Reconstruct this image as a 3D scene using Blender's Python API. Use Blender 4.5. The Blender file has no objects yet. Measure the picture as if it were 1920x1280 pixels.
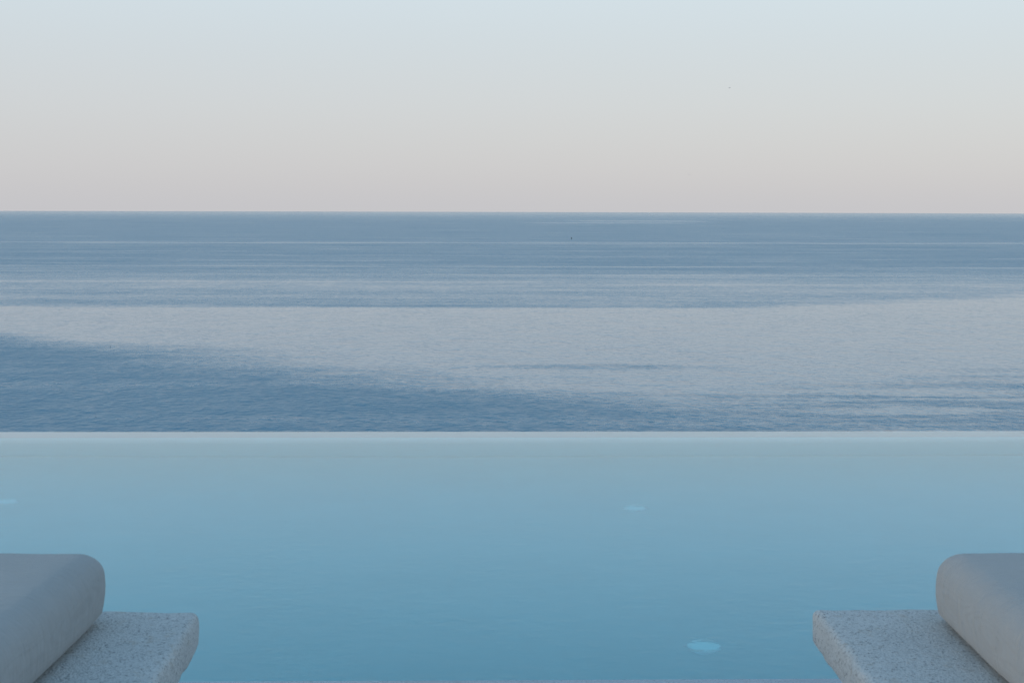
import bpy, bmesh, math, random
from mathutils import Vector, noise, Matrix

random.seed(4)
C = bpy.context.scene.collection
SC = bpy.context.scene
R = math.radians

# ------------------------------------------------------------------ camera
EYE = 1.09                       # eye height over the pool deck (deck = 0)
cam_d = bpy.data.cameras.new('camera')
cam = bpy.data.objects.new('camera', cam_d)
C.objects.link(cam)
cam_d.sensor_width = 36.0
cam_d.lens = 50.0
cam_d.clip_start = 0.05
cam_d.clip_end = 120000.0
cam.location = (0, 0, EYE)
cam.rotation_euler = (Matrix.Rotation(R(90) - math.atan(252 / 2667), 3, 'X') @ Matrix.Rotation(R(0.15), 3, 'Z')).to_euler()
cam_d.dof.use_dof = True
cam_d.dof.focus_distance = 16.0
cam_d.dof.aperture_fstop = 20.0
SC.camera = cam

# ------------------------------------------------------------------ sky: clear twilight sky, sun low behind and to the left of the camera
SUN_EL = 6.0
SUN_AZ = 222.0                   # clockwise from +Y: behind the camera, to its left
world = bpy.data.worlds.new('World')
SC.world = world
world.use_nodes = True
wt = world.node_tree
bg = wt.nodes['Background']
bg.inputs['Strength'].default_value = 0.1
sky = wt.nodes.new('ShaderNodeTexSky')
sky.sky_type = 'NISHITA'
sky.sun_disc = False
sky.sun_elevation = R(SUN_EL)
sky.sun_rotation = R(SUN_AZ)
sky.altitude = 40
tc = wt.nodes.new('ShaderNodeTexCoord')
sep = wt.nodes.new('ShaderNodeSeparateXYZ')
wt.links.new(tc.outputs['Generated'], sep.inputs[0])
asn = wt.nodes.new('ShaderNodeMath'); asn.operation = 'ARCSINE'
wt.links.new(sep.outputs['Z'], asn.inputs[0])
dv = wt.nodes.new('ShaderNodeMath'); dv.operation = 'DIVIDE'; dv.inputs[1].default_value = math.pi / 2
wt.links.new(asn.outputs[0], dv.inputs[0])
ramp = wt.nodes.new('ShaderNodeValToRGB')
ramp.color_ramp.interpolation = 'B_SPLINE'
SKY_STOPS = [(0.0, (.552, .556, .592)), (1.5, (.562, .568, .604)), (4.0, (.592, .612, .652)), (7.0, (.596, .658, .712)),
             (10.0, (.640, .740, .810)), (14.0, (.605, .740, .840)), (20.0, (.460, .655, .815)), (32.0, (.320, .545, .765)),
             (55.0, (.210, .410, .655)), (90.0, (.170, .350, .580))]
el = ramp.color_ramp.elements
while len(el) > 1:
    el.remove(el[-1])
el[0].position = 0
el[0].color = (*SKY_STOPS[0][1], 1)
for a, c in SKY_STOPS[1:]:
    e = el.new(a / 90.0)
    e.color = (*c, 1)
wt.links.new(dv.outputs[0], ramp.inputs[0])
m1 = wt.nodes.new('ShaderNodeVectorMath'); m1.operation = 'SCALE'; m1.inputs['Scale'].default_value = 9.6
wt.links.new(ramp.outputs[0], m1.inputs[0])
m2 = wt.nodes.new('ShaderNodeVectorMath'); m2.operation = 'SCALE'; m2.inputs['Scale'].default_value = 0.22
wt.links.new(sky.outputs[0], m2.inputs[0])
ad = wt.nodes.new('ShaderNodeVectorMath'); ad.operation = 'ADD'
wt.links.new(m1.outputs[0], ad.inputs[0])
wt.links.new(m2.outputs[0], ad.inputs[1])
wt.links.new(ad.outputs[0], bg.inputs['Color'])

sun_d = bpy.data.lights.new('sun', 'SUN')
sun_d.energy = 0.9
sun_d.angle = R(14)
sun_d.color = (1.0, 0.87, 0.72)
sun = bpy.data.objects.new('sun', sun_d)
C.objects.link(sun)
sd = Vector((math.sin(R(SUN_AZ)) * math.cos(R(SUN_EL)), math.cos(R(SUN_AZ)) * math.cos(R(SUN_EL)), math.sin(R(SUN_EL))))
sun.rotation_euler = sd.to_track_quat('Z', 'Y').to_euler()

SC.view_settings.view_transform = 'Standard'
SC.view_settings.look = 'None'
SC.view_settings.exposure = 0.0
SC.view_settings.gamma = 1.0
SC.view_settings.use_curve_mapping = False
SC.render.engine = 'CYCLES'
SC.cycles.use_denoising = True
SC.cycles.max_bounces = 8
SC.cycles.diffuse_bounces = 3
SC.cycles.glossy_bounces = 3
SC.cycles.transmission_bounces = 6
SC.cycles.use_adaptive_sampling = True
SC.cycles.adaptive_threshold = 0.02
SC.cycles.caustics_refractive = True

# ------------------------------------------------------------------ helpers
def obj(name, mesh, mat=None, parent=None, smooth=True):
    o = bpy.data.objects.new(name, mesh)
    C.objects.link(o)
    if mat is not None:
        mesh.materials.clear()
        mesh.materials.append(mat)
    if parent is not None:
        o.parent = parent
    if smooth:
        for p in mesh.polygons:
            p.use_smooth = True
    return o

def tag(o, label=None, cat=None, group=None, kind=None):
    for k, v in (('label', label), ('category', cat), ('group', group), ('kind', kind)):
        if v:
            o[k] = v
    return o

def empty(name, loc, rz=0.0):
    o = bpy.data.objects.new(name, None)
    C.objects.link(o)
    o.location = loc
    o.rotation_euler = (0, 0, rz)
    o.empty_display_size = 0.1
    return o

def mesh_from(name, verts, faces):
    m = bpy.data.meshes.new(name)
    m.from_pydata([tuple(v) for v in verts], [], faces)
    bm = bmesh.new(); bm.from_mesh(m)
    bmesh.ops.recalc_face_normals(bm, faces=bm.faces)
    bm.to_mesh(m); bm.free()
    return m

def box_mesh(name, x0, x1, y0, y1, z0, z1, bevel=0.0, seg=2):
    bm = bmesh.new()
    bmesh.ops.create_cube(bm, size=1)
    for v in bm.verts:
        v.co = Vector(((x0 + x1) / 2 + v.co.x * (x1 - x0), (y0 + y1) / 2 + v.co.y * (y1 - y0), (z0 + z1) / 2 + v.co.z * (z1 - z0)))
    if bevel:
        bmesh.ops.bevel(bm, geom=bm.edges[:], offset=bevel, segments=seg, affect='EDGES', profile=0.5)
    m = bpy.data.meshes.new(name)
    bm.to_mesh(m); bm.free()
    return m

def axis_coords(h, r, n_mid, n_cor):
    a = [-h + r * (1 - math.cos(math.pi / 2 * i / n_cor)) for i in range(n_cor)]
    b = [-h + r + (2 * h - 2 * r) * i / n_mid for i in range(n_mid + 1)]
    return a + b + [-x for x in reversed(a)]

def soft_box(name, hx, hy, hz, r, nm, nc, warp):
    """box surface on a clustered grid, corners rounded with radii r=(rx,ry,rz), then warp(p)->p"""
    ax = [axis_coords(h, rr, n, nc) for h, rr, n in zip((hx, hy, hz), r, nm)]
    H = (hx, hy, hz)
    idx, verts, faces = {}, [], []
    def vid(i, j, k):
        key = (i, j, k)
        if key not in idx:
            p = (ax[0][i], ax[1][j], ax[2][k])
            inner = [max(-(H[a] - r[a]), min(H[a] - r[a], p[a])) for a in range(3)]
            d = [(p[a] - inner[a]) / r[a] for a in range(3)]
            l = math.sqrt(sum(t * t for t in d)) or 1.0
            q = Vector([inner[a] + r[a] * d[a] / l for a in range(3)])
            idx[key] = len(verts)
            verts.append(warp(q))
        return idx[key]
    n = [len(a) - 1 for a in ax]
    for i in range(n[0]):
        for j in range(n[1]):
            faces.append([vid(i, j, n[2]), vid(i + 1, j, n[2]), vid(i + 1, j + 1, n[2]), vid(i, j + 1, n[2])])
            faces.append([vid(i, j, 0), vid(i, j + 1, 0), vid(i + 1, j + 1, 0), vid(i + 1, j, 0)])
    for i in range(n[0]):
        for k in range(n[2]):
            faces.append([vid(i, 0, k), vid(i + 1, 0, k), vid(i + 1, 0, k + 1), vid(i, 0, k + 1)])
            faces.append([vid(i, n[1], k), vid(i, n[1], k + 1), vid(i + 1, n[1], k + 1), vid(i + 1, n[1], k)])
    for j in range(n[1]):
        for k in range(n[2]):
            faces.append([vid(0, j, k), vid(0, j, k + 1), vid(0, j + 1, k + 1), vid(0, j + 1, k)])
            faces.append([vid(n[0], j, k), vid(n[0], j + 1, k), vid(n[0], j + 1, k + 1), vid(n[0], j, k + 1)])
    return mesh_from(name, verts, faces)

class NT:
    """short hand for building a node tree"""
    def __init__(self, name):
        self.mat = bpy.data.materials.new(name)
        self.mat.use_nodes = True
        self.t = self.mat.node_tree
        self.bsdf = self.t.nodes['Principled BSDF']
        self.out = self.t.nodes['Material Output']
    def n(self, typ, **kw):
        nd = self.t.nodes.new(typ)
        for k, v in kw.items():
            setattr(nd, k, v)
        return nd
    def link(self, a, b):
        self.t.links.new(a, b)
    def val(self, sock, v):
        if isinstance(v, (int, float)):
            sock.default_value = v
        elif isinstance(v, tuple):
            sock.default_value = v
        else:
            self.link(v, sock)
    def math(self, op, a, b=None, c=None, clamp=False):
        nd = self.n('ShaderNodeMath', operation=op, use_clamp=clamp)
        self.val(nd.inputs[0], a)
        if b is not None: self.val(nd.inputs[1], b)
        if c is not None: self.val(nd.inputs[2], c)
        return nd.outputs[0]
    def smooth(self, x, lo, hi, a=0.0, b=1.0):
        nd = self.n('ShaderNodeMapRange', interpolation_type='SMOOTHSTEP', clamp=True)
        self.val(nd.inputs['Value'], x)
        self.val(nd.inputs['From Min'], lo); self.val(nd.inputs['From Max'], hi)
        self.val(nd.inputs['To Min'], a); self.val(nd.inputs['To Max'], b)
        return nd.outputs[0]
    def coords(self, kind='Object', scale=(1, 1, 1)):
        if kind == 'World':
            s = self.n('ShaderNodeNewGeometry').outputs['Position']
        else:
            s = self.n('ShaderNodeTexCoord').outputs[kind]
        mp = self.n('ShaderNodeMapping')
        mp.inputs['Scale'].default_value = scale
        self.link(s, mp.inputs['Vector'])
        return mp.outputs[0]
    def noise(self, vec, scale, detail=2.0, rough=0.5, dist=0.0):
        nd = self.n('ShaderNodeTexNoise')
        self.link(vec, nd.inputs['Vector'])
        nd.inputs['Scale'].default_value = scale
        nd.inputs['Detail'].default_value = detail
        nd.inputs['Roughness'].default_value = rough
        nd.inputs['Distortion'].default_value = dist
        return nd.outputs['Fac']
    def mix(self, f, a, b):
        nd = self.n('ShaderNodeMix', data_type='RGBA')
        self.val(nd.inputs[0], f)
        for s, v in ((nd.inputs[6], a), (nd.inputs[7], b)):
            if isinstance(v, tuple): s.default_value = (*v, 1) if len(v) == 3 else v
            else: self.link(v, s)
        return nd.outputs[2]
    def bump(self, h, strength, dist, normal=None):
        nd = self.n('ShaderNodeBump')
        self.val(nd.inputs['Strength'], strength)
        self.val(nd.inputs['Distance'], dist)
        self.link(h, nd.inputs['Height'])
        if normal is not None: self.link(normal, nd.inputs['Normal'])
        return nd.outputs[0]

# ------------------------------------------------------------------ materials
def mat_sea():
    b = NT('sea_water')
    P = b.coords('World')
    s = b.n('ShaderNodeSeparateXYZ'); b.link(P, s.inputs[0])
    X, Y = s.outputs[0], s.outputs[1]
    # wind drift of the slick borders
    wl = b.math('MULTIPLY', b.math('SUBTRACT', b.noise(b.coords('World', (1 / 140, 1 / 50, 0)), 1.0, 3, .55), .5), 40.0)
    wf = b.math('MULTIPLY', b.math('SUBTRACT', b.noise(b.coords('World', (1 / 45, 1 / 9, 0)), 1.0, 4, .6), .5), 30.0)
    wg = b.math('MULTIPLY', b.math('SUBTRACT', b.noise(b.coords('World', (1 / 9, 1 / 4, 0)), 1.0, 3, .65), .5), 26.0)
    Yw = b.math('ADD', Y, b.math('ADD', wl, b.math('ADD', wf, wg)))
    # lower border of the calm slick, running away to the left
    low = b.math('MULTIPLY_ADD', X, -0.90, 306.0)
    d_low = b.math('SUBTRACT', Yw, low)
    a = b.smooth(d_low, -44.0, b.smooth(X, -150.0, 10.0, 26.0, 58.0))
    # upper border, bending away to the right
    rx = b.math('MINIMUM', b.math('MAXIMUM', b.math('SUBTRACT', X, 50.0), 0.0), 260.0)
    top = b.math('ADD', b.math('MULTIPLY', b.math('MULTIPLY', rx, rx), 0.0021), 566.0)
    Yt = b.math('ADD', Y, b.math('MULTIPLY', wl, 0.12))
    blur = b.math('ADD', b.smooth(X, -190.0, -60.0, 50.0, 14.0), b.smooth(X, 60.0, 200.0, 0.0, 70.0))
    Yt = b.math('ADD', Yt, b.math('MULTIPLY', wg, 0.25))
    d_top = b.math('SUBTRACT', top, Yt)
    t = b.smooth(b.math('DIVIDE', d_top, blur), -0.6, 0.6)
    slick = b.math('MULTIPLY', a, t)
    # cat's paws: streaky ruffles inside the slick, calmer lanes inside the ruffled water
    paws = b.noise(b.coords('World', (1 / 70, 1 / 13, 0)), 1.0, 4, .6, .3)
    lane = b.noise(b.coords('World', (1 / 260, 1 / 34, 0)), 1.0, 3, .55)
    right = b.smooth(b.math('ADD', b.math('MULTIPLY', X, 0.55), b.math('SUBTRACT', 300.0, Y)), -20.0, 65.0)
    cut = b.math('MULTIPLY', right, b.smooth(paws, .40, .62, 0.75, 0.15))
    slick = b.math('MULTIPLY', slick, b.math('SUBTRACT', 1.0, cut))
    # one dark lane in the middle of the slick
    ln = b.math('DIVIDE', b.math('SUBTRACT', b.math('ADD', Y, b.math('MULTIPLY', b.math('ADD', wf, wg), .55)), 357.0), 6.0)
    ln = b.math('POWER', 2.718, b.math('MULTIPLY', b.math('MULTIPLY', ln, ln), -1.0))
    lx = b.math('DIVIDE', b.math('SUBTRACT', X, 24.0), 34.0)
    lx = b.math('POWER', 2.718, b.math('MULTIPLY', b.math('MULTIPLY', lx, lx), -1.0))
    slick = b.math('MULTIPLY', slick, b.math('SUBTRACT', 1.0, b.math('MULTIPLY', b.math('MULTIPLY', ln, lx), 0.6)))
    # far thin slick lines
    far = None
    wob = b.math('SUBTRACT', b.noise(b.coords('World', (1 / 300, 1 / 900, 0)), 1.0, 2, .5), .5)
    for (y0, w, slope, amp, xa, xb) in ((1605, 34, .05, 60, -900, 900), (762, 6, .02, 14, -400, 60), (845, 6, -.02, 20, -100, 500), (740, 5, .03, 12, 0, 400), (960, 9, 0, 30, -500, 500),
                                        (4300, 230, 0, 60, 150, 620), (3700, 120, .05, 60, 0, 500)):
        nz = b.math('MULTIPLY', wob, float(amp))
        dd = b.math('DIVIDE', b.math('SUBTRACT', b.math('SUBTRACT', Y, y0), b.math('MULTIPLY_ADD', X, float(slope), nz)), float(w))
        g = b.math('POWER', 2.718, b.math('MULTIPLY', b.math('MULTIPLY', dd, dd), -1.0))
        soft = (xb - xa) * .2
        g = b.math('MULTIPLY', g, b.math('MULTIPLY', b.smooth(X, xa, xa + soft), b.smooth(X, xb - soft, xb, 1.0, 0.0)))
        far = g if far is None else b.math('ADD', far, g)
    far = b.math('MULTIPLY', far, b.noise(b.coords('World', (1 / 160, 1 / 160, 0)), 1.0, 2))
    # broad far lanes
    mid = b.math('MULTIPLY', b.smooth(Y, 520.0, 620.0), b.smooth(Y, 680.0, 1000.0, 1.0, 0.0))
    calm = b.math('ADD', slick, b.math('MULTIPLY', far, 0.55))
    calm = b.math('ADD', calm, b.math('MULTIPLY', mid, 0.40))
    calm = b.math('ADD', calm, b.smooth(Y, 450.0, 900.0, 0.0, 0.10))
    calm = b.math('ADD', calm, b.smooth(Y, 2500.0, 11000.0, 0.0, 0.40))
    calm = b.math('ADD', calm, b.math('MULTIPLY', b.smooth(lane, .36, .66), .22))
    calm = b.math('ADD', calm, b.math('MULTIPLY', b.math('SUBTRACT', paws, .5), .5), clamp=True)
    # wind waves: crests lie mostly across the view
    w1 = b.noise(b.coords('World', (.50, .42, .3)), 1.0, 2, .6, .2)
    w2 = b.noise(b.coords('World', (.10, .06, .1)), 1.0, 2, .6, .2)
    w3 = b.noise(b.coords('World', (.022, .011, .1)), 1.0, 2, .6)
    grain = b.math('ADD', b.math('MULTIPLY', b.math('SUBTRACT', w1, .5), 1.1), b.math('ADD', b.math('MULTIPLY', b.math('SUBTRACT', w2, .5), .45), b.math('MULTIPLY', b.math('SUBTRACT', w3, .5), .3)))
    calm = b.math('ADD', calm, b.math('MULTIPLY', grain, b.smooth(Y, 300.0, 1600.0, 1.0, .35)), clamp=True)
    h = b.math('ADD', b.math('MULTIPLY', w1, .72), b.math('MULTIPLY', w2, 1.3))
    st = b.math('MULTIPLY_ADD', calm, -.72, 1.0)
    b.link(b.bump(h, st, 1.0), b.bsdf.inputs['Normal'])
    b.link(b.math('MULTIPLY_ADD', calm, -.26, .37), b.bsdf.inputs['Roughness'])
    b.bsdf.inputs['Base Color'].default_value = (.030, .192, .288, 1)
    b.bsdf.inputs['IOR'].default_value = 1.333
    return b.mat

def mat_pool_water():
    b = NT('pool_water')
    P = b.coords('World', (1, 1.6, 1))
    n1 = b.noise(P, 3.0, 2, .5, .3)
    n2 = b.noise(P, 19.0, 2, .6, .4)
    h = b.math('ADD', b.math('MULTIPLY', n1, .5), n2)
    b.link(b.bump(h, 1.0, .00078), b.bsdf.inputs['Normal'])
    b.bsdf.inputs['Base Color'].default_value = (1, 1, 1, 1)
    b.bsdf.inputs['Roughness'].default_value = 0.03
    b.bsdf.inputs['IOR'].default_value = 1.333
    b.bsdf.inputs['Transmission Weight'].default_value = 1.0
    v = b.n('ShaderNodeVolumeAbsorption')
    v.inputs['Color'].default_value = (.10, .83, .905, 1)
    v.inputs['Density'].default_value = 0.55
    b.link(v.outputs[0], b.out.inputs['Volume'])
    return b.mat

def mat_plain(name, col, rough, nscale=8.0, var=.12, bump=.001, bscale=60.0, kind='Object'):
    b = NT(name)
    P = b.coords(kind)
    n = b.noise(P, nscale, 4, .6)
    c2 = tuple(c * (1 - var) for c in col)
    c1 = tuple(min(1, c * (1 + var)) for c in col)
    b.link(b.mix(n, c2, c1), b.bsdf.inputs['Base Color'])
    b.bsdf.inputs['Roughness'].default_value = rough
    if bump:
        b.link(b.bump(b.noise(P, bscale, 4, .6), 1.0, bump), b.bsdf.inputs['Normal'])
    return b.mat

def mat_stone(name, base, dark, rust):
    """bush-hammered pale granite with dark and rusty grains"""
    b = NT(name)
    P = b.coords('Object')
    big = b.noise(P, 6.0, 3, .55)
    grain = b.noise(P, 185.0, 3, .68)
    fine = b.noise(P, 430.0, 2, .6)
    vor = b.n('ShaderNodeTexVoronoi', feature='F1'); b.link(P, vor.inputs['Vector']); vor.inputs['Scale'].default_value = 240.0
    light = tuple(min(1, c * 1.22) for c in base)
    c = b.mix(big, tuple(x * .88 for x in base), light)
    c = b.mix(b.smooth(grain, .54, .66, 0, .75), c, dark)
    c = b.mix(b.smooth(fine, .60, .72, 0, .55), c, dark)
    c = b.mix(b.smooth(grain, .30, .42, .55, 0), c, tuple(min(1, x * 1.45) for x in base))
    r2 = b.noise(P, 38.0, 4, .65)
    c = b.mix(b.smooth(r2, .56, .72, 0, .45), c, rust)
    b.link(c, b.bsdf.inputs['Base Color'])
    b.bsdf.inputs['Roughness'].default_value = .85
    hb = b.math('ADD', b.math('MULTIPLY', grain, .6), b.math('ADD', b.math('MULTIPLY', vor.outputs['Distance'], .4), b.math('MULTIPLY', r2, .8)))
    b.link(b.bump(hb, .9, .0035), b.bsdf.inputs['Normal'])
    return b.mat

def mat_fabric():
    b = NT('cushion_fabric')
    P = b.coords('Object')
    slub = b.noise(b.coords('Object', (1, 14, 1)), 26.0, 3, .6)
    slub2 = b.noise(b.coords('Object', (16, 1.4, 1.4)), 22.0, 3, .6)
    soil = b.noise(P, 4.0, 4, .6)
    c = b.mix(b.math('MULTIPLY_ADD', slub, .5, b.math('MULTIPLY', slub2, .5)), (.345, .343, .338), (.432, .430, .424))
    c = b.mix(b.smooth(soil, .35, .7, 0, .25), c, (.325, .322, .315))
    b.link(c, b.bsdf.inputs['Base Color'])
    b.bsdf.inputs['Roughness'].default_value = .95
    b.bsdf.inputs['Sheen Weight'].default_value = .15
    b.bsdf.inputs['Sheen Roughness'].default_value = .5
    wx = b.n('ShaderNodeTexWave', wave_type='BANDS', bands_direction='X'); wx.inputs['Scale'].default_value = 330.0
    wy = b.n('ShaderNodeTexWave', wave_type='BANDS', bands_direction='Y'); wy.inputs['Scale'].default_value = 330.0
    b.link(P, wx.inputs['Vector']); b.link(P, wy.inputs['Vector'])
    crease = b.noise(b.coords('Object', (5, 22, 6)), 1.6, 3, .5, .6)
    h = b.math('ADD', b.math('MULTIPLY', wx.outputs['Fac'], wy.outputs['Fac']), b.math('MULTIPLY', slub, 1.2))
    nrm = b.bump(h, .5, .0006)
    nrm = b.bump(crease, .5, .012, nrm)
    b.link(nrm, b.bsdf.inputs['Normal'])
    return b.mat

def mat_hill():
    b = NT('hillside')
    P = b.coords('World')
    n1 = b.noise(P, .35, 5, .65)
    n2 = b.noise(P, 1.6, 4, .6)
    c = b.mix(b.smooth(n1, .42, .6), (.26, .23, .19), (.06, .075, .035))
    c = b.mix(n2, c, (.17, .15, .12))
    b.link(c, b.bsdf.inputs['Base Color'])
    b.bsdf.inputs['Roughness'].default_value = .95
    b.link(b.bump(n2, 1.0, .4), b.bsdf.inputs['Normal'])
    return b.mat

def mat_lens():
    m = mat_plain('lit_lens', (.80, .82, .82), .35, 20, .03, 0)
    p = m.node_tree.nodes['Principled BSDF']
    p.inputs['Emission Color'].default_value = (.15, .70, 1.0, 1)
    p.inputs['Emission Strength'].default_value = .14
    return m

M = dict(
    sea=mat_sea(), water=mat_pool_water(), hill=mat_hill(), fabric=mat_fabric(),
    plaster=mat_plain('pool_plaster', (.66, .86, .87), .7, 3.0, .06, .0006, 90.0),
    ledge=mat_plain('ledge_stone', (.68, .69, .67), .6, 5.0, .06, .0006, 120.0),
    deck=mat_stone('deck_stone', (.50, .51, .53), (.30, .30, .31), (.42, .39, .36)),
    stone_l=mat_stone('slab_stone', (.51, .505, .49), (.12, .12, .125), (.39, .32, .25)),
    lens=mat_lens(),
    rim=mat_plain('steel_rim', (.66, .76, .80), .35, 20, .03, 0),
    dark=mat_plain('dark_paint', (.045, .055, .065), .5, 2, .1, 0),
    hull=mat_plain('white_hull', (.88, .88, .87), .4, .5, .05, 0),
    mast=mat_plain('alloy_mast', (.55, .56, .57), .4, 1, .04, 0),
    feather=mat_plain('grey_feathers', (.30, .31, .32), .9, 6, .2, 0),
)

# ------------------------------------------------------------------ the sea: curved like the earth, 40 m below the eye
RE = 6371000.0
SEA = EYE - 40.0
def sea_z(x, y):
    return SEA - (x * x + y * y) / (2 * RE)
rings = [30 * (45000 / 30) ** (i / 150) for i in range(151)]
NA = 360
sv = [(0, 0, SEA)]
for r in rings:
    for k in range(NA):
        a = 2 * math.pi * k / NA
        x, y = r * math.cos(a), r * math.sin(a)
        sv.append((x, y, sea_z(x, y)))
sf = [(0, 1 + k, 1 + (k + 1) % NA) for k in range(NA)]
for i in range(len(rings) - 1):
    for k in range(NA):
        a = 1 + i * NA + k; c = 1 + i * NA + (k + 1) % NA
        sf.append((a, a + NA, c + NA, c))
sm = bpy.data.meshes.new('sea'); sm.from_pydata(sv, [], sf)
tag(obj('sea', sm, M['sea']), kind='structure')

# ------------------------------------------------------------------ the hillside under the terrace, falling to the sea
hv, hf = [], []
NX, NY = 90, 110
def hill_h(x, y):
    # flat under the terrace, then down to the shore
    d = max(0.0, y - 7.6)
    z = -1.75 - 0.36 * d - 0.04 * d * min(1, d / 30)
    z -= 0.10 * max(0.0, abs(x) - 12)
    amp = min(1.0, d / 12) + min(1.0, max(0.0, abs(x) - 12) / 10)
    z += amp * 1.2 * (noise.fractal(Vector((x * .06, y * .06, 3.1)), 1.0, 2.0, 5))
    return z
for j in range(NY + 1):
    for i in range(NX + 1):
        x = -180 + 360 * i / NX + 0.0
        y = -90 + 215 * j / NY
        hv.append((x, y, hill_h(x, y)))
for j in range(NY):
    for i in range(NX):
        a = j * (NX + 1) + i
        hf.append((a, a + 1, a + NX + 2, a + NX + 1))
tag(obj('terrain', mesh_from('terrain', hv, hf), M['hill']), kind='structure')

# ------------------------------------------------------------------ the infinity pool, turned a little to the picture
POOL_ROT = R(1.28)
WATER = -0.02
NEAR, INNER, FAR = 3.212, 6.755, 6.992          # inner face of near wall, inner face of weir, outer face of weir
HALF = 7.0
DEPTH = 0.92
pool = empty('infinity_pool', (0, 0, 0), POOL_ROT)
tag(pool, 'pale plastered infinity pool with a white overflow ledge above the sea', 'pool')
def sweep_mesh(name, prof, x0, x1, n=28):
    vs, fs, m = [], [], len(prof)
    for i in range(n + 1):
        x = x0 + (x1 - x0) * i / n
        vs += [(x, y, z) for y, z in prof]
    for i in range(n):
        for j in range(m):
            k = (j + 1) % m
            fs.append((i * m + j, i * m + k, (i + 1) * m + k, (i + 1) * m + j))
    fs.append(tuple(range(m))); fs.append(tuple(n * m + j for j in range(m)))
    return mesh_from(name, vs, fs)
FLOOR = WATER - DEPTH
CR = .50                                        # the floor runs up into the weir wall in a wide cove
cove = [(INNER - CR + CR * math.sin(t * math.pi / 20), FLOOR + CR - CR * math.cos(t * math.pi / 20)) for t in range(11)]
obj('pool_floor', sweep_mesh('pool_floor', [(NEAR, FLOOR)] + cove + [(INNER + .002, FLOOR - .2), (NEAR, FLOOR - .2)], -HALF, HALF), M['plaster'], pool)
obj('pool_wall', box_mesh('near_wall', -HALF, HALF, NEAR - .25, NEAR, -1.6, -.052), M['plaster'], pool, False)
for s in (-1, 1):
    obj('pool_wall', box_mesh('side_wall', min(s * HALF, s * (HALF + .3)), max(s * HALF, s * (HALF + .3)), NEAR - .25, FAR, -1.6, -.052), M['plaster'], pool, False)
top_c = [(INNER + .10 - .10 * math.cos(t * math.pi / 16), WATER - .125 + .10 * math.sin(t * math.pi / 16)) for t in range(9)]
obj('pool_wall', sweep_mesh('weir_wall', [(FAR - .003, -2.3), (INNER, -2.3)] + top_c + [(FAR - .003, WATER - .025)], -HALF, HALF), M['plaster'], pool)
obj('overflow_ledge', sweep_mesh('overflow_ledge', [(FAR, WATER - .05), (FAR, WATER - .005), (FAR - .10, WATER - .009), (INNER + .10, WATER - .016), (INNER + .085, WATER - .022), (INNER + .085, WATER - .05)], -HALF, HALF), M['ledge'], pool, False)
obj('catch_basin', box_mesh('catch_basin', -HALF, HALF, FAR + .02, FAR + .7, -2.4, -1.7), M['ledge'], pool, False)
for i in range(-4, 5):
    x0, x1 = i * 1.75 - .873, i * 1.75 + .873
    x0, x1 = max(x0, -HALF - .3), min(x1, HALF + .3)
    obj('coping_stone', box_mesh('coping_stone', x0, x1, NEAR - .42, NEAR - .0, -.05, 0.0, .008, 3), M['deck'], pool, False)
pw = obj('pool_water', box_mesh('pool_water', -HALF - .02, HALF + .02, NEAR - .02, FAR + .004, WATER - DEPTH - .05, WATER), M['water'], None, False)
pw.rotation_euler = (0, 0, POOL_ROT)
tag(pw, kind='structure')

dk = obj('pool_deck', box_mesh('pool_deck', -HALF - .3, HALF + .3, -9.0, NEAR - .424, -.06, -.002), M['deck'], None, False)
dk.rotation_euler = (0, 0, POOL_ROT)
tag(dk, kind='structure')
base = obj('deck_foundation', box_mesh('deck_foundation', -HALF - .29, HALF + .29, -8.9, NEAR - .26, -2.2, -.061), M['ledge'], None, False)
base.rotation_euler = (0, 0, POOL_ROT)
tag(base, kind='structure')

# round lights let into the pool floor
def disc_mesh(name, r0, r1, z0, z1, n=40):
    vs, fs = [], []
    prof = [(r0, z1), (r1 * .96, z1), (r1, z1 - .003), (r1, z0)] if r0 > 0 else [(r1 * .9, z1), (r1, z1 - .004), (r1, z0)]
    for r, z in prof:
        for k in range(n):
            a = 2 * math.pi * k / n
            vs.append((r * math.cos(a), r * math.sin(a), z))
    for i in range(len(prof) - 1):
        for k in range(n):
            fs.append((i * n + k, i * n + (k + 1) % n, (i + 1) * n + (k + 1) % n, (i + 1) * n + k))
    if r0 <= 0:
        fs.append(tuple(range(n)))
    return mesh_from(name, vs, fs)
rim_m = disc_mesh('rim', .0505, .056, .001, .004)
lens_m = disc_mesh('lens', 0, .051, .0005, .0045)
LIGHTS = [((.619, 4.459), 'round pale pool floor light nearest the near edge, by the right lounger'),
          ((.544, 6.187), 'round pale pool floor light far out, right of centre'),
          ((-2.244, 6.222), 'round pale pool floor light at the far left of the water')]
for (x, y), lab in LIGHTS:
    t = empty('pool_light', (x, y, WATER - DEPTH))
    tag(t, lab, 'pool light', 'round lights in the pool floor')
    obj('rim', rim_m, M['rim'], t)
    obj('lens', lens_m, M['lens'], t)

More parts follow.
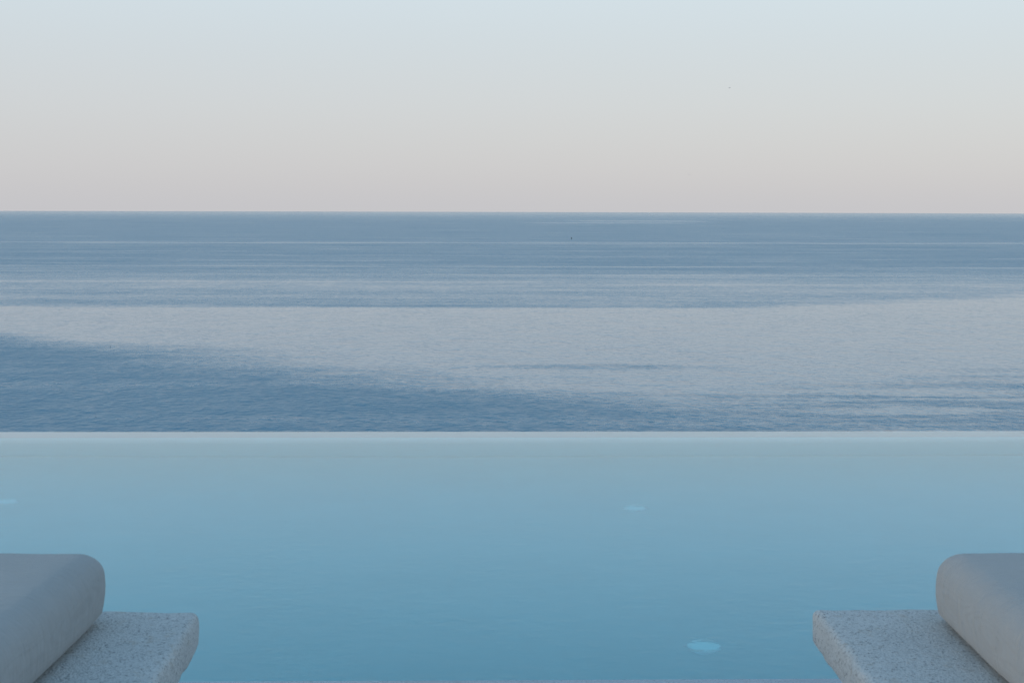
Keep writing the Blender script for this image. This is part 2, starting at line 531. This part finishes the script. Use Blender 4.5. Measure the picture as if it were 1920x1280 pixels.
# ------------------------------------------------------------------ stone loungers and their mattresses
SLAB_T, SLAB_H = .34, .072
def slab_mesh(name, seed, width, length, skew):
    hx, hy, hz = width / 2, length / 2, SLAB_H / 2
    def warp(q):
        n = noise.noise_vector(Vector((q.x * 5 + seed, q.y * 5, q.z * 5)))
        n2 = noise.noise_vector(Vector((q.x * 26 + seed, q.y * 26, q.z * 26)))
        edge = max(abs(q.x) / hx, abs(q.y) / hy)
        k = max(0.0, min(1.0, (edge - .9) / .1)) if abs(q.z) > hz * .98 else 1.0
        side = 1 - (q.z / hz) ** 2
        p = Vector(q)
        p.x += skew * (q.y - hy) * (1 if q.x > 0 else 1)
        if abs(q.x) > hx - .03: p.x += math.copysign(.004 * side, q.x)
        if abs(q.y) > hy - .03: p.y += math.copysign(.003 * side, q.y)
        p.x += n.x * .004 * k + n2.x * .0035 * k
        p.y += n.y * .004 * k + n2.y * .0035 * k
        p.z += n2.z * .0012 * (.4 + k) + n.z * .0012
        return p
    return soft_box(name, hx, hy, hz, (.012, .012, .013), (40, 110, 6), 4, warp)

def lounger(seed, inner_x, far_y, side, skew, label):
    """side=-1: left of the camera, side=+1: right; inner_x is the edge facing the camera's lane"""
    W, L = .96, 2.15
    cx = inner_x + side * W / 2
    t = empty('stone_lounger', (cx, far_y - L / 2, 0))
    tag(t, label, 'lounger', 'stone loungers at the pool')
    s = obj('slab', slab_mesh('slab', seed, W, L, skew), M['stone_l'], t)
    s.location = (0, 0, SLAB_T - SLAB_H / 2)
    for dy in (-.62, .30):
        lg = obj('leg', box_mesh('leg', -.36, .36, -.11, .11, 0, SLAB_T - SLAB_H + .002, .01, 2), M['stone_l'], t, False)
        lg.location = (0, dy, 0)
    return t

def cushion_mesh(name, seed, w, l, th):
    hx, hy, hz = w / 2, l / 2, th / 2
    def warp(q):
        p = Vector(q)
        t = (q.z + hz) / hz
        if t < 1:
            a = .6
            t = t * .45 if t < a else a * .45 + (t - a) * (1 - a * .45) / (1 - a)
            p.z = -hz + t * hz
        s = 1 - (p.z / hz) ** 2
        ex, ey = abs(q.x) / hx, abs(q.y) / hy
        if ex > .8: p.x += math.copysign(.011 * s * min(1, (ex - .8) / .15), q.x)
        if ey > .93: p.y += math.copysign(.012 * s * min(1, (ey - .93) / .05), q.y)
        if t < .30:
            u = .016 * (1 - t / .30) ** 1.5
            if ex > .9: p.x -= math.copysign(u, q.x)
            if ey > .95: p.y -= math.copysign(u, q.y)
        crown = max(0, 1 - ex ** 3) * max(0, 1 - ey ** 8)
        if q.z > 0: p.z += .007 * crown
        n = noise.noise_vector(Vector((q.x * 3.5 + seed, q.y * 3.5, q.z * 4)))
        n2 = noise.noise_vector(Vector((q.x * 11 + seed, q.y * 9, q.z * 14)))
        k = .25 if q.z < -hz * .9 else 1.0
        p += n * .004 * k + n2 * .0016 * k
        # a slow sag in the long edge
        if q.z < -hz + .02: p.z = max(p.z, -hz - .0005)
        return p
    return soft_box(name, hx, hy, hz, (.037, .040, .040), (20, 70, 6), 7, warp)

def cushion(seed, inner_x, far_y, side, label):
    W, L, T = .66, 1.95, .130
    m = cushion_mesh('lounger_cushion', seed, W, L, T)
    o = obj('lounger_cushion', m, M['fabric'])
    o.location = (inner_x + side * W / 2, far_y - L / 2, SLAB_T + T / 2 + .0015)
    tag(o, label, 'cushion', 'mattress cushions on the loungers')
    return o

lounger(1.7, -.585, 2.592, -1, -.05, 'grey granite slab lounger at the left edge of the picture')
lounger(8.3, .570, 2.622, 1, 0.0, 'grey granite slab lounger at the right edge of the picture')
cushion(2.2, -.740, 2.528, -1, 'thick taupe cushion lying on the left stone lounger')
cushion(6.1, .777, 2.545, 1, 'thick taupe cushion lying on the right stone lounger')

# ------------------------------------------------------------------ far things: a motor yacht, two buoys, two gulls
def tube(bm, pts, radii, n=8):
    prev = None
    for p, r in zip(pts, radii):
        ring = [bm.verts.new((p[0] + r * math.cos(2 * math.pi * k / n), p[1] + r * math.sin(2 * math.pi * k / n), p[2])) for k in range(n)]
        if prev:
            for k in range(n):
                bm.faces.new((prev[k], prev[(k + 1) % n], ring[(k + 1) % n], ring[k]))
        else:
            bm.faces.new(ring)
        prev = ring
    bm.faces.new(prev)

def bm_mesh(name, bm):
    bmesh.ops.recalc_face_normals(bm, faces=bm.faces)
    m = bpy.data.meshes.new(name); bm.to_mesh(m); bm.free()
    return m

def hull_mesh(L, B, D):
    bm = bmesh.new(); rows = []
    N = 13
    for i in range(N):
        t = i / (N - 1)
        x = (t - .5) * L
        w = B / 2 * (math.sin(math.pi * min(1, t * .88 + .12)) ** .6 if t < 1 else 0.0)
        sheer = D * (.8 + .35 * t * t)
        rows.append([bm.verts.new((x, s * w * k, z)) for s, k, z in ((-1, 1, sheer), (-1, .85, sheer * .35), (-1, .3, -.5), (1, .3, -.5), (1, .85, sheer * .35), (1, 1, sheer))])
    for a, c in zip(rows, rows[1:]):
        for k in range(5):
            bm.faces.new((a[k], a[k + 1], c[k + 1], c[k]))
        bm.faces.new((a[5], a[0], c[0], c[5]))
    bm.faces.new(rows[0]); bm.faces.new(rows[-1])
    return bm_mesh('hull', bm)

bx, by = 1010.0, 10560.0
yt = empty('motor_yacht', (bx, by, sea_z(bx, by)), R(12))
tag(yt, 'tiny white boat just below the horizon, right of centre', 'boat')
obj('hull', hull_mesh(22, 5.4, 3.4), M['hull'], yt)
obj('cabin', box_mesh('cabin', -6.5, 4.5, -2.0, 2.0, 2.6, 5.0, .5, 3), M['hull'], yt)
obj('flybridge', box_mesh('flybridge', -4.5, 1.5, -1.7, 1.7, 4.95, 6.3, .35, 3), M['hull'], yt)
bm = bmesh.new(); tube(bm, [(-2, 0, 6.2), (-2, 0, 9.0)], (.12, .07)); obj('mast', bm_mesh('mast', bm), M['mast'], yt)

def buoy(x, y, s, label, name='buoy'):
    t = empty(name, (x, y, sea_z(x, y)))
    tag(t, label, 'buoy')
    bm = bmesh.new(); tube(bm, [(0, 0, -.4 * s), (0, 0, -.2 * s), (0, 0, .28 * s), (0, 0, .42 * s)], (.35 * s, .6 * s, .6 * s, .4 * s), 16)
    obj('float', bm_mesh('float', bm), M['dark'], t)
    bm = bmesh.new(); tube(bm, [(0, 0, .40 * s), (0, 0, 1.2 * s)], (.50 * s, .30 * s), 12)
    obj('tower', bm_mesh('tower', bm), M['dark'], t)
    bm = bmesh.new(); tube(bm, [(0, 0, 1.19 * s), (0, 0, 1.30 * s), (0, 0, 1.48 * s), (0, 0, 1.58 * s)], (.10 * s, .2 * s, .2 * s, .06 * s), 12)
    obj('topmark', bm_mesh('topmark', bm), M['dark'], t)
buoy(75.5, 1815, 1.4, 'tiny dark buoy far out on the blue water, below and left of the white boat')
buoy(-114.8, 404.5, .17, 'tiny dark float at the border of the dark ruffled water on the left')

def gull(loc, span, yaw, bank, label):
    s = span / 2
    vs, fs = [], []
    body = [(-.30, .004, 0), (-.22, .045, .0), (-.05, .062, 0), (.10, .052, .01), (.19, .036, .02), (.25, .030, .025), (.29, .010, .02)]
    n = 8
    rows = []
    for x, r, z in body:
        row = []
        for k in range(n):
            a = 2 * math.pi * k / n
            row.append(len(vs)); vs.append(Vector((x, r * math.cos(a), z + r * .9 * math.sin(a))))
        rows.append(row)
    for a, c in zip(rows, rows[1:]):
        for k in range(n):
            fs.append((a[k], a[(k + 1) % n], c[(k + 1) % n], c[k]))
    fs.append(tuple(rows[0])); fs.append(tuple(rows[-1]))
    for sd_ in (-1, 1):
        sec = [(.02, .10, -.10, .02), (.45, .11, -.07, .20), (.75, .05, -.09, .16), (1.0, -.09, -.13, .06)]
        prev = None
        for t, le, te, z in sec:
            base_i = len(vs)
            y = sd_ * t * s
            th = .012 * (1.2 - t)
            vs.extend([Vector((le, y, z * s)), Vector(((le + te) / 2, y, z * s + th)), Vector((te, y, z * s)), Vector(((le + te) / 2, y, z * s - th))])
            cur = [base_i + q for q in range(4)]
            if prev:
                for q in range(4):
                    fs.append((prev[q], prev[(q + 1) % 4], cur[(q + 1) % 4], cur[q]))
            else:
                fs.append(tuple(cur))
            prev = cur
        fs.append(tuple(prev))
    i0 = len(vs)
    vs.extend([Vector((-.24, -.03, 0)), Vector((-.24, .03, 0)), Vector((-.42, .07, 0)), Vector((-.42, -.07, 0)), Vector((-.24, 0, .012)), Vector((-.42, 0, .006))])
    fs.extend([(i0, i0 + 1, i0 + 2, i0 + 3), (i0, i0 + 4, i0 + 5, i0 + 3), (i0 + 4, i0 + 1, i0 + 2, i0 + 5)])
    o = obj('seagull', mesh_from('seagull', vs, fs), M['feather'])
    o.location = loc
    o.rotation_euler = (bank, 0, yaw)
    tag(o, label, 'bird')
gull((51.8, 420, 10.6), 1.5, R(80), R(5), 'lone gull flying low in the sky, the lower of two')
gull((64.8, 430, 36.6), .7, R(40), R(-20), 'lone gull flying higher in the sky, the upper of two')
